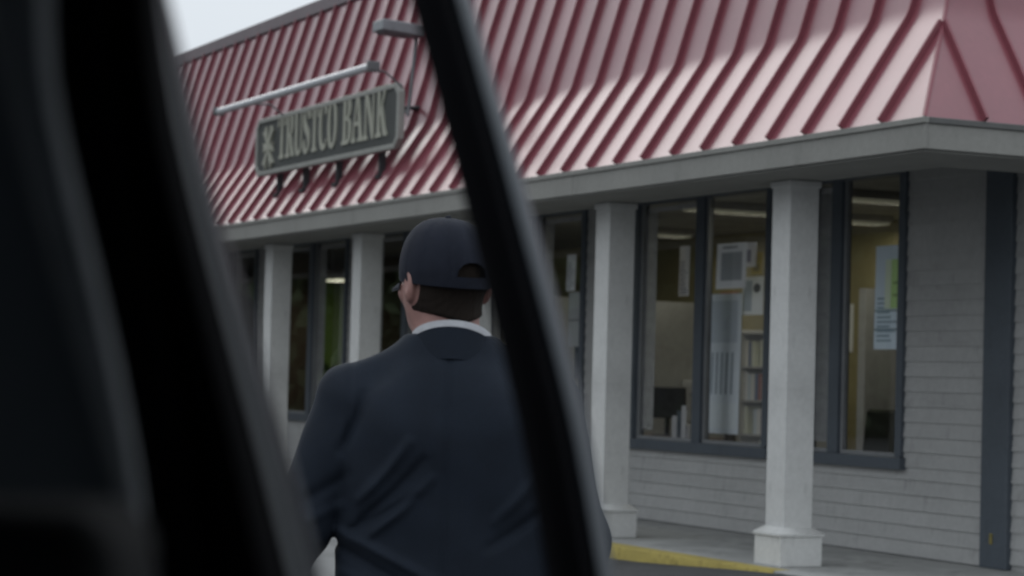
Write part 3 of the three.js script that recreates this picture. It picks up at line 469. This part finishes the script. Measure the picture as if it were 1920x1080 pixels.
{
  const D = 4.62, foot = atDepth(845, 706, D), TH = Math.atan2(0.9037, 0.4282);
  const man = thing('person', 'man in navy suit and dark baseball cap walking away with his head turned left', 'person', [foot.x, lotY(foot.x, foot.z), foot.z], TH);
  // torso slices: height, half width, half depth, centre z (z points to the camera, the man faces -z)
  const TK = [[0.68, 0.222, 0.15, 0.005], [0.85, 0.228, 0.155, 0.01], [1.0, 0.224, 0.15, 0.0], [1.12, 0.226, 0.146, -0.005], [1.25, 0.232, 0.146, 0.0], [1.34, 0.222, 0.138, 0.012], [1.405, 0.19, 0.118, 0.018], [1.455, 0.135, 0.098, 0.018], [1.495, 0.096, 0.082, 0.012], [1.54, 0.078, 0.076, 0.004]];
  const torso = (x, y, z, o = 0) => { const [, a, b, zc] = lerpKeys(TK, y); const A = a - o, B = b - o, px = Math.abs(x) / A, pz = Math.abs(z - zc) / B; return (Math.pow(Math.pow(px, 2.5) + Math.pow(pz, 2.5), 0.4) - 1) * Math.min(A, B) * 0.93; };
  const ARM = { l: [[-0.198, 1.385, 0.012], [-0.29, 1.145, 0.035], [-0.378, 0.94, -0.055]], r: [[0.198, 1.385, 0.012], [0.262, 1.13, 0.045], [0.285, 0.9, -0.03]] };
  const arm = (x, y, z, A, o = 0) => smin(cone(x, y, z, A[0], A[1], 0.073 - o, 0.06 - o), cone(x, y, z, A[1], A[2], 0.06 - o, 0.046 - o), 0.03);
  // folds of cloth: [x0, y0, x1, y1, width, height] on the back, raised or sunk
  const FOLD = [[-0.075, 1.32, -0.17, 1.205, 0.014, 0.008], [-0.045, 1.285, -0.165, 1.165, 0.013, -0.008], [-0.03, 1.25, -0.15, 1.135, 0.014, 0.008], [-0.06, 1.215, -0.19, 1.14, 0.013, -0.007], [-0.21, 1.14, 0.0, 1.04, 0.013, 0.009], [-0.22, 1.115, -0.02, 1.01, 0.012, -0.008], [-0.2, 1.06, 0.05, 0.97, 0.016, 0.007], [0.19, 1.28, 0.1, 1.17, 0.015, 0.006], [0.2, 1.2, 0.09, 1.12, 0.015, -0.006], [-0.17, 1.41, -0.21, 1.3, 0.014, -0.006], [0.17, 1.41, 0.21, 1.3, 0.014, -0.006], [-0.2, 1.25, -0.33, 1.17, 0.016, -0.005], [-0.21, 1.19, -0.34, 1.13, 0.016, 0.005], [0.22, 1.17, 0.31, 1.14, 0.012, -0.005], [0.23, 1.1, 0.31, 1.11, 0.012, 0.005]];
  const folds = (x, y) => { let s = 0; for (const [x0, y0, x1, y1, w, h] of FOLD) { const dx = x1 - x0, dy = y1 - y0; let t = ((x - x0) * dx + (y - y0) * dy) / (dx * dx + dy * dy); const e = Math.max(0, Math.max(-t, t - 1)) * Math.hypot(dx, dy); t = Math.min(1, Math.max(0, t)); const bow = 0.012 * Math.sin(t * Math.PI), d = Math.hypot(x - x0 - t * dx + bow * dy / 0.2, y - y0 - t * dy) ; s += 1.5 * h * Math.exp(-(d * d) / (w * w * 0.6)) * (0.4 + 0.6 * Math.sin(Math.PI * Math.min(1, Math.max(0, t)))); } return s; };
  const jacket = (x, y, z) => {
    let d = torso(x, y, z);
    for (const s of [-1, 1]) d = smin(d, cone(x, y, z, [s * 0.075, 1.478, 0.012], [s * 0.207, 1.419, 0.012], 0.046, 0.046), 0.04);
    for (const k of ['l', 'r']) { const a = arm(x, y, z, ARM[k]); d = smin(d, a, 0.006 + 0.026 * sstep(1.12, 1.36, y)); }
    d -= folds(x, y) * (z > -0.06 ? 1 : 0.3);
    if (z > 0) { d += 0.004 * Math.exp(-(x * x) / 0.00003); const ax = Math.abs(x) - 0.196 - 0.09 * Math.max(0, 1.36 - y); if (y > 1.2) d += 0.002 * Math.exp(-(ax * ax) / 0.00003) * sstep(1.2, 1.3, y); }
    d -= 0.0025 * Math.sin(x * 31 + y * 17) * Math.sin(y * 23 - x * 9 + z * 11);
    d = smax(d, 0.70 - y, 0.008); d = smax(d, y + (z < 0 ? -z * 0.55 : 0) - 1.535, 0.006);
    d = smax(d, -cone(x, y, z, ARM.l[2], [ARM.l[2][0] - 0.03, ARM.l[2][1] - 0.3, ARM.l[2][2] - 0.1], 0.04, 0.04), 0.004);
    return d;
  };
  const trousers = (x, y, z) => { let d = ell(x, y, z, [0, 0.88, 0.0], [0.205, 0.17, 0.14]); for (const [s, zf, zk] of [[-1, -0.16, -0.08], [1, 0.14, 0.0]]) { d = smin(d, smin(cone(x, y, z, [s * 0.1, 0.86, 0], [s * 0.105, 0.48, zk], 0.1, 0.075), cone(x, y, z, [s * 0.105, 0.48, zk], [s * 0.105, 0.09, zf], 0.075, 0.062), 0.03), 0.05); } d -= 0.003 * Math.sin(y * 40 + x * 20) * Math.sin(x * 30 + z * 25); return smax(d, 0.05 - y, 0.01); };
  // head frame: turned to the man's left
  const HT = 0.5, HC = [-0.018, 1.645, -0.012], ch = Math.cos(HT), sh = Math.sin(HT);
  const toHead = (x, y, z) => { const a = x - HC[0], c = z - HC[2]; return [a * ch - c * sh, y - HC[1], a * sh + c * ch]; };   // head axes: face towards -z
  const headS = (x, y, z) => {
    let d = ell(x, y, z, [0, 0.015, 0.01], [0.077, 0.095, 0.095]);
    d = smin(d, ell(x, y, z, [0, -0.045, -0.03], [0.064, 0.075, 0.068]), 0.04);
    d = smin(d, ell(x, y, z, [0, -0.088, -0.062], [0.034, 0.024, 0.03]), 0.035);
    d = smin(d, cone(x, y, z, [0, 0.005, -0.092], [0, -0.03, -0.112], 0.01, 0.015), 0.015);
    d = smin(d, ell(x, y, z, [0, -0.064, -0.092], [0.024, 0.008, 0.01]), 0.01);
    for (const s of [-1, 1]) {
      d = smin(d, ell(x, y, z, [s * 0.045, -0.025, -0.07], [0.022, 0.02, 0.02]), 0.02);
      d = smax(d, -ell(x, y, z, [s * 0.032, 0.003, -0.102], [0.016, 0.011, 0.014]), 0.012);
      d = smin(d, ell(x, y, z, [s * 0.032, 0.002, -0.085], [0.013, 0.011, 0.012]), 0.003);
      const ex = x * s - 0.086, ez = z - 0.012 - ex * 0.6; let e = ell(ex, y, ez, [-0.002, -0.012, 0], [0.012, 0.034, 0.02]); e = smax(e, -ell(ex, y, ez, [0.011, -0.008, -0.003], [0.007, 0.02, 0.01]), 0.006); d = smin(d, e, 0.006);
    }
    return d;
  };
  const skin = (x, y, z) => {
    const h = toHead(x, y, z); let d = headS(...h);
    d = smin(d, cone(x, y, z, [0, 1.47, 0.012], [HC[0], 1.6, 0.0], 0.07, 0.064), 0.03);
    let b = torso(x, y, z, 0.03); for (const s of [-1, 1]) b = smin(b, cone(x, y, z, [s * 0.06, 1.46, 0.012], [s * 0.18, 1.4, 0.012], 0.03, 0.035), 0.04);
    b = smax(b, y - 1.5, 0.02); d = smin(d, b, 0.03);
    return d;
  };
  const limbsSkin = (x, y, z) => { let d = torso(x, y, z, 0.03); d = smax(d, y - 1.5, 0.02); for (const k of ['l', 'r']) d = smin(d, arm(x, y, z, ARM[k], 0.017), 0.02); d = smin(d, ell(x, y, z, [0, 0.88, 0], [0.17, 0.15, 0.12]), 0.05); for (const [s, zf, zk] of [[-1, -0.16, -0.08], [1, 0.14, 0]]) d = smin(d, smin(cone(x, y, z, [s * 0.1, 0.86, 0], [s * 0.105, 0.48, zk], 0.08, 0.055), cone(x, y, z, [s * 0.105, 0.48, zk], [s * 0.105, 0.08, zf], 0.055, 0.04), 0.03), 0.05); return d; };
  const hand = (w, dir, s) => (x, y, z) => { // palm and five curled fingers hanging from the wrist
    const lx = x - w[0], ly = y - w[1], lz = z - w[2];
    let d = cone(lx, ly, lz, [0, 0.05, 0.012], [0, -0.02, 0], 0.029, 0.026); d = smin(d, ell(lx, ly, lz, [s * -0.002, -0.065, -0.006], [0.021, 0.05, 0.042]), 0.02);
    [[-0.036, 0.066, 0.0095], [-0.014, 0.076, 0.0098], [0.008, 0.071, 0.0095], [0.028, 0.056, 0.0085]].forEach(([fz, l, r]) => { const a = [0, -0.1, fz - 0.004], b = [-s * 0.012, -0.1 - l * 0.45, fz - 0.006], c = [-s * 0.034, -0.1 - l * 0.78, fz - 0.008], e = [-s * 0.05, -0.1 - l * 0.8, fz - 0.008]; d = smin(d, Math.min(cone(lx, ly, lz, a, b, r, r * 0.95), cone(lx, ly, lz, b, c, r * 0.95, r * 0.88), cone(lx, ly, lz, c, e, r * 0.88, r * 0.75)), 0.005); });
    d = smin(d, Math.min(cone(lx, ly, lz, [0, -0.04, -0.036], [-s * 0.012, -0.085, -0.06], 0.0125, 0.011), cone(lx, ly, lz, [-s * 0.012, -0.085, -0.06], [-s * 0.022, -0.112, -0.056], 0.011, 0.009)), 0.01); return d;
  };
  const skinM = mat([0.5, 0.27, 0.235], { roughness: 0.55, map: rep(tCloth, 6), sheen: 0.2 });
  const navy = mat([0.015, 0.023, 0.038], { map: rep(tCloth, 2.2), bumpMap: rep(tTwill, 9), bumpScale: 0.0006, roughness: 0.85, sheen: 0.25, sheenRoughness: 0.5, sheenColor: lin(0.03, 0.05, 0.08), specularIntensity: 0.5 });
  const body = part('body', [nets(skin, [-0.3, 1.35, -0.2], [0.3, 1.8, 0.2], 0.005), nets(limbsSkin, [-0.42, 0.02, -0.26], [0.38, 1.42, 0.26], 0.014), ...['l', 'r'].map((k, i) => { const w = ARM[k][2]; return nets(hand(w, 0, i ? 1 : -1), [w[0] - 0.09, w[1] - 0.22, w[2] - 0.1], [w[0] + 0.09, w[1] + 0.09, w[2] + 0.08], 0.004); })], skinM, man, false);
  const jk = part('jacket', nets(jacket, [-0.46, 0.66, -0.24], [0.42, 1.58, 0.26], 0.0065), navy, man, false);
  part('trousers', nets(trousers, [-0.26, 0.02, -0.3], [0.26, 1.1, 0.3], 0.012), navy, man, false);
  // collars: bands round the neck, high at the back and falling to the front
  const ringBand = (rx, rz, y0f, y1f, t, cx, cz, a0, a1, flare = 0.006, n = 64) => {
    const q = [], P = (k, top, out) => { const a = a0 + (a1 - a0) * k / n, c = Math.cos(a), y = top ? y1f(a) : y0f(a), f = top ? 0 : flare; return [cx + Math.sin(a) * (rx + f + (out ? t : 0)), y, cz + c * (rz + f + (out ? t : 0))]; };
    for (let k = 0; k < n; k++) q.push([P(k, 0, 1), P(k + 1, 0, 1), P(k + 1, 1, 1), P(k, 1, 1)], [P(k, 1, 0), P(k + 1, 1, 0), P(k + 1, 0, 0), P(k, 0, 0)], [P(k, 1, 1), P(k + 1, 1, 1), P(k + 1, 1, 0), P(k, 1, 0)], [P(k, 0, 0), P(k + 1, 0, 0), P(k + 1, 0, 1), P(k, 0, 1)]);
    return toCreasedNormals(quads(q), 0.7);
  };
  const drop = a => 1 - Math.cos(a);
  part('collar', ringBand(0.086, 0.079, a => 1.486 - 0.042 * drop(a), a => 1.55 - 0.05 * drop(a), 0.005, 0, 0.006, -2.2, 2.2, 0.012), navy, jk, false);
  const shirt = part('shirt_collar', ringBand(0.077, 0.072, a => 1.515 - 0.035 * drop(a), a => 1.563 - 0.034 * drop(a), 0.004, 0, 0.006, -2.9, 2.9), mat([0.72, 0.73, 0.77], { map: rep(tCloth, 5), roughness: 0.8 }), man, false);
  // hair: close cropped shell under the cap and down the nape
  const hairS = (x, y, z) => { const h = toHead(x, y, z); let d = smin(headS(...h) - 0.004, cone(x, y, z, [0.0, 1.55, 0.016], [HC[0], 1.61, 0.012], 0.066, 0.066), 0.02); const n = 0.0008 * Math.sin(h[0] * 420 + 3 * Math.sin(h[1] * 60)) * Math.sin(h[1] * 130 + h[2] * 210); d -= n; d = smax(d, -(h[2] - 0.0 + (Math.abs(h[0]) < 0.066 ? 0 : (h[1] + 0.0) * -0.35 - 0.022)), 0.006); const ear = ell(Math.abs(h[0]) - 0.087, h[1], h[2], [0, -0.014, 0.014], [0.03, 0.042, 0.028]); d = smax(d, -ear, 0.004); d = smax(d, h[1] - (Math.abs(h[0]) < 0.06 && h[2] > 0.05 ? 0.062 : 0.012), 0.004); return smax(d, -(h[1] + 0.088 - 0.02 * Math.abs(h[0]) / 0.07), 0.008); };
  part('hair', nets(hairS, [-0.14, 1.53, -0.13], [0.12, 1.79, 0.16], 0.004), mat([0.02, 0.015, 0.012], { roughness: 0.9, specularIntensity: 0.3, bumpMap: rep(tTwill, 20), bumpScale: 0.001 }), man, false);
  // cap: six panels, arched opening at the back with a strap, bill at the front
  const capG = new THREE.Group(); capG.name = 'cap'; capG.position.set(HC[0], HC[1], HC[2]); capG.rotation.y = HT; 
  const capM = mat([0.016, 0.02, 0.034], { map: rep(tCloth, 3), bumpMap: rep(tTwill, 12), bumpScale: 0.0006, roughness: 0.9, specularIntensity: 0.5, sheen: 0.3, sheenColor: lin(0.04, 0.05, 0.08) });
  const RX = 0.092, RZ = 0.116, CY = 0.014, CH = 0.113, tilt = 0.1;
  const crownP = (th, ph, o = 0) => { const s = Math.cos(ph), f = 1 - 0.02 * Math.pow(Math.abs(Math.cos(th * 3)), 24) * s, front = Math.cos(th) < 0 ? 0.1 * -Math.cos(th) : 0; const pw = Math.pow(Math.max(0, s), 0.8); const x = Math.sin(th) * (RX + o) * pw * f, z = 0.008 + Math.cos(th) * (RZ + o) * pw * f * (1 + front * 0.2), y = CY + Math.pow(Math.sin(Math.max(ph, 0)), 0.95) * (CH + o) * f + Math.min(ph, 0) * 0.1 - z * tilt; return [x, y, z]; };
  { const q = [], nt = 96, np = 24, arch = th => { const a = Math.abs(th) / 0.37; return a < 1 ? 0.27 * Math.sqrt(1 - a * a) : 0; };
    for (const o of [0, -0.0025]) for (let i = 0; i < nt; i++) { const t0 = -Math.PI + 2 * Math.PI * i / nt, t1 = -Math.PI + 2 * Math.PI * (i + 1) / nt; for (let j = 0; j < np; j++) { const f = (t, k) => { const b = Math.max(-0.22, arch(t) - 0.02 > -0.22 && arch(t) > 0 ? arch(t) - 0.02 : -0.22); return crownP(t, b + (Math.PI / 2 - b) * k / np, o); }; q.push([f(t0, j), f(t1, j), f(t1, j + 1), f(t0, j + 1)]); } }
    const crown = part('crown', toCreasedNormals(quads(q), 0.9), capM, capG); man.add(capG);
    const qs = []; for (const o of [0.001, -0.003]) for (let i = 0; i < 20; i++) { const t0 = -0.55 + 1.1 * i / 20, t1 = -0.55 + 1.1 * (i + 1) / 20; qs.push([crownP(t0, -0.22, o), crownP(t1, -0.22, o), crownP(t1, -0.0, o), crownP(t0, -0.0, o)]); }
    part('strap', toCreasedNormals(quads(qs), 0.9), capM, capG); 
    part('button', new THREE.SphereGeometry(0.007, 10, 8).scale(1, 0.6, 1).translate(0, CY + CH + 0.0, 0.008), capM, capG);
    const qb = [], W = 14, Lb = 8; for (const o of [0, -0.004]) for (let i = 0; i < W; i++) for (let j = 0; j < Lb; j++) { const f = (a, b) => { const th = Math.PI + (a / W - 0.5) * 1.9, base = crownP(th, -0.18, 0), u = (a / W - 0.5) * 2, len = 0.075 * Math.sqrt(Math.max(0, 1 - Math.pow(Math.abs(u), 2.6))) * b / Lb; return [base[0] + len * 0.15 * u, base[1] + o - 0.012 * u * u - len * 0.16 - 0.006 * (b / Lb), base[2] - len]; }; qb.push([f(i, j), f(i + 1, j), f(i + 1, j + 1), f(i, j + 1)]); }
    part('bill', toCreasedNormals(quads(qb), 0.9), capM, capG);
    const qp = []; for (let i = 0; i < 6; i++) { const th = i * Math.PI / 3 + Math.PI / 6; for (let j = 0; j < 16; j++) { const a = -0.15 + 1.7 * j / 16, b = -0.15 + 1.7 * (j + 1) / 16, w = 0.012; qp.push([crownP(th - w, a, 0.0006), crownP(th + w, a, 0.0006), crownP(th + w, b, 0.0006), crownP(th - w, b, 0.0006)]); } }
    part('panel_seam', quads(qp), capM, capG);
  }
  for (const [s, zf] of [[-1, -0.16], [1, 0.14]]) { const sole = new THREE.Shape(); sole.absellipse(0, 0, 0.05, 0.145, 0, 6.2832); const g = new THREE.ExtrudeGeometry(sole, { depth: 0.02, bevelEnabled: false }); g.rotateX(-Math.PI / 2); g.translate(s * 0.105, 0.001, zf - 0.06); const up = nets((x, y, z) => smax(smin(ell(x, y, z, [s * 0.105, 0.03, zf - 0.06], [0.046, 0.05, 0.14]), cone(x, y, z, [s * 0.105, 0.04, zf + 0.01], [s * 0.105, 0.11, zf + 0.005], 0.045, 0.04), 0.03), 0.02 - y, 0.004), [s * 0.105 - 0.08, 0, zf - 0.24], [s * 0.105 + 0.08, 0.18, zf + 0.12], 0.008); const sh2 = part('shoe', up, mat([0.012, 0.011, 0.011], { roughness: 0.3 }), man, false); part('sole', g, M.dark, sh2); }
}

// ---------------------------------------------------------------- the car the picture is taken from
{
  const TH = Math.atan2(0.9037, 0.4282);
  const car = thing('car', 'dark car with its door swung open, seen from its own seat', 'car', [camera.position.x, lotY(camera.position.x, camera.position.z), camera.position.z], TH);
  car.updateMatrixWorld(true);
  const P = (x, y, d) => car.worldToLocal(atDepth(x, y, d));
  const poly = (K, y) => { if (y <= K[0][1]) { const t = (y - K[0][1]) / (K[1][1] - K[0][1]); return K[0][0] + (K[1][0] - K[0][0]) * t; } for (let i = 0; i < K.length - 1; i++) if (y <= K[i + 1][1]) { const t = (y - K[i][1]) / (K[i + 1][1] - K[i][1]); return K[i][0] + (K[i + 1][0] - K[i][0]) * t; } const n = K.length, t = (y - K[n - 1][1]) / (K[n - 1][1] - K[n - 2][1]); return K[n - 1][0] + (K[n - 1][0] - K[n - 2][0]) * t; };
  const smooth = K => y => (poly(K, y - 90) + poly(K, y - 45) + poly(K, y) * 2 + poly(K, y + 45) + poly(K, y + 90)) / 6;
  // a moulding swept down between two edges; section = [across 0..1, extra depth]
  const moulding = (le, re, depth, section, y0, y1, n = 40) => { const A = smooth(le), B = smooth(re), q = [], pt = (i, k) => { const y = y0 + (y1 - y0) * i / n, s = section[k % section.length]; return P(A(y) + (B(y) - A(y)) * s[0], y, depth + s[1]).toArray(); }; for (let i = 0; i < n; i++) for (let k = 0; k < section.length; k++) q.push([pt(i, k), pt(i, k + 1), pt(i + 1, k + 1), pt(i + 1, k)]); const cap = i => { for (let k = 1; k < section.length - 1; k++) q.push([pt(i, 0), pt(i, k), pt(i, k + 1), pt(i, k + 1)]); }; cap(0); cap(n); return toCreasedNormals(quads(q), 0.7); };
  const paint = mat([0.022, 0.034, 0.048], { roughness: 0.5, clearcoat: 0.35, clearcoatRoughness: 0.3 });
  const rubber = mat([0.004, 0.004, 0.005], { roughness: 1, specularIntensity: 0.15 }), trim = mat([0.42, 0.44, 0.46], { roughness: 0.85, bumpMap: rep(tGrain, 12), bumpScale: 0.0006, map: rep(tCloth, 4) }), trimDark = mat([0.2, 0.22, 0.24], { roughness: 0.85, bumpMap: rep(tGrain, 12), bumpScale: 0.0006 });
  const E_out = [[318, 0], [345, 110], [374, 250], [402, 360], [440, 500], [500, 700], [548, 860], [592, 1040], [602, 1080]];
  const E_in = [[292, 0], [300, 100], [310, 180], [345, 350], [400, 560], [455, 780], [510, 1000], [530, 1080]];
  const E_sill = [[200, 0], [205, 150], [235, 330], [280, 500], [325, 700], [350, 850], [370, 1000], [378, 1080]];
  const E_tr = [[95, 0], [95, 130], [130, 300], [175, 480], [215, 650], [245, 800], [268, 940], [285, 1080]];
  const E_tl = [[-40, 0], [0, 130], [28, 260], [75, 430], [125, 600], [178, 780], [222, 940], [252, 1080]];
  const Y0 = -420, Y1 = 3300;
  const pill = part('door_pillar', moulding(E_in, E_out, 1.12, [[-0.15, 0.02], [0.25, 0.0], [0.6, 0.012], [0.72, 0.02], [0.8, 0.014], [1, 0.03], [1, 0.16], [-0.15, 0.16]], Y0, Y1), paint, car, false);
  part('weather_seal', moulding(E_sill, E_in, 1.08, [[0, 0.0], [0.3, -0.015], [0.75, -0.012], [1.05, 0.02], [1.05, 0.07], [0, 0.07]], Y0, Y1), rubber, pill, false);
  part('belt_cover', moulding(E_tr, E_sill, 1.05, [[-0.02, 0.0], [0.3, 0.004], [0.9, 0.006], [1.04, 0.02], [1.04, 0.08], [-0.02, 0.08]], Y0, Y1), rubber, pill, false);
  part('pillar_trim', moulding(E_tl, E_tr, 1.0, [[-0.02, 0.012], [0.25, 0.0], [0.8, 0.004], [1.03, 0.02], [1.03, 0.1], [-0.02, 0.1]], Y0, Y1), trim, pill, false);
  part('quarter_trim', moulding([[-1900, 0], [-1900, 1080]], E_tl, 1.02, [[0, 0.05], [0.6, 0.02], [1.02, 0.008], [1.02, 0.08], [0, 0.12]], Y0, Y1), trimDark, pill, false);
  // open door: window frame, inner seal, lower panel
  const D_l = [[769, 0], [823, 200], [876, 400], [926, 600], [975, 800], [1027, 1080]], D_m = [[848, 0], [905, 200], [957, 400], [1010, 600], [1062, 800], [1113, 1080]], D_r = [[886, 0], [942, 200], [1000, 400], [1056, 600], [1106, 800], [1152, 1080]];
  const dd = 1.62;
  const door = part('door', moulding(D_m, D_r, dd, [[-0.1, 0.01], [0.3, 0.0], [0.75, 0.008], [1, 0.03], [1, 0.06], [-0.1, 0.06]], -300, 1780), paint, car, false);
  part('window_seal', moulding(D_l, D_m, dd - 0.012, [[0, 0.012], [0.3, 0.0], [0.8, 0.0], [1.02, 0.012], [1.02, 0.06], [0, 0.06]], -300, 1780), rubber, door, false);
  const b0 = P(1150, 1780, dd), t0 = P(760, -300, dd);
  part('door_panel', [new RoundedBoxGeometry(1.0, 0.66, 0.09, 4, 0.035).translate(b0.x + 0.42, b0.y - 0.33, b0.z)], paint, door);
  part('door_card', [new RoundedBoxGeometry(0.9, 0.55, 0.04, 3, 0.018).translate(b0.x + 0.42, b0.y - 0.33, b0.z + 0.066)], trimDark, door);
  part('frame_rail', [bar(t0, V(t0.x + 0.62, t0.y + 0.0, t0.z), 0.022, 12)], paint, door);
  part('frame_rail', [bar(V(t0.x + 0.62, t0.y, t0.z), V(b0.x + 0.88, b0.y, b0.z), 0.022, 12)], paint, door);
  const tp = P(200, Y0, 1.1), sl = P(500, Y1, 1.1);
  part('roof', [new RoundedBoxGeometry(2.6, 0.07, 1.7, 4, 0.03).translate(tp.x + 0.1, tp.y + 0.02, tp.z + 0.76)], paint, car);
  part('headliner', [new RoundedBoxGeometry(2.5, 0.02, 1.6, 2, 0.008).translate(tp.x + 0.1, tp.y - 0.027, tp.z + 0.76)], trimDark, car);
  part('sill', [new RoundedBoxGeometry(2.6, 0.22, 0.16, 4, 0.04).translate(sl.x + 0.1, sl.y - 0.05, sl.z - 0.02)], paint, car);
  part('floor_pan', [new RoundedBoxGeometry(2.6, 0.06, 1.5, 2, 0.02).translate(sl.x + 0.1, sl.y - 0.12, sl.z + 0.82)], trimDark, car);
  // the far side of the cabin behind the seats: closed panels and dark glass
  const zf = tp.z + 1.62, yr = tp.y - 0.02, yb = sl.y - 0.15, tint = new THREE.MeshPhysicalMaterial({ color: lin(0.2, 0.22, 0.24), transmission: 1, thickness: 0, roughness: 0.02, side: THREE.DoubleSide });
  part('far_side_panel', [box(tp.x - 1.2, tp.x + 1.4, yb, 1.08, zf - 0.03, zf + 0.05, 0.02), box(tp.x - 1.2, tp.x - 0.9, 1.081, yr, zf - 0.02, zf + 0.04, 0.01), box(tp.x + 0.2, tp.x + 0.32, 1.081, yr, zf - 0.02, zf + 0.04, 0.01)], trimDark, car);
  part('far_side_glass', [box(tp.x - 0.89, tp.x + 0.19, 1.085, yr - 0.01, zf, zf + 0.004), box(tp.x + 0.33, tp.x + 1.38, 1.085, yr - 0.01, zf, zf + 0.004)], tint, car);
  part('rear_panel', box(tp.x - 1.26, tp.x - 1.19, yb, yr, tp.z + 0.1, zf - 0.04, 0.02), trimDark, car);
  part('dashboard', [box(tp.x + 1.38, tp.x + 1.7, yb, 1.02, tp.z + 0.1, zf - 0.04, 0.04)], trimDark, car);
  part('windscreen', box(tp.x + 1.43, tp.x + 1.435, 1.03, yr - 0.01, tp.z + 0.1, zf - 0.04), tint, car);
  // seat shoulder at the lower left
  const s0 = P(-260, 948, 0.86), s1 = P(262, 948, 0.86);
  part('seat', [new RoundedBoxGeometry(s1.x - s0.x, 0.62, 0.12, 5, 0.02).translate((s0.x + s1.x) / 2, s1.y - 0.31, s1.z), new RoundedBoxGeometry(0.5, 0.16, 0.5, 4, 0.05).translate((s0.x + s1.x) / 2 - 0.1, s1.y - 0.66, s1.z + 0.2)], mat([0.012, 0.013, 0.014], { roughness: 0.9, map: rep(tCloth, 4) }), car);
}
renderer.render(scene, camera);
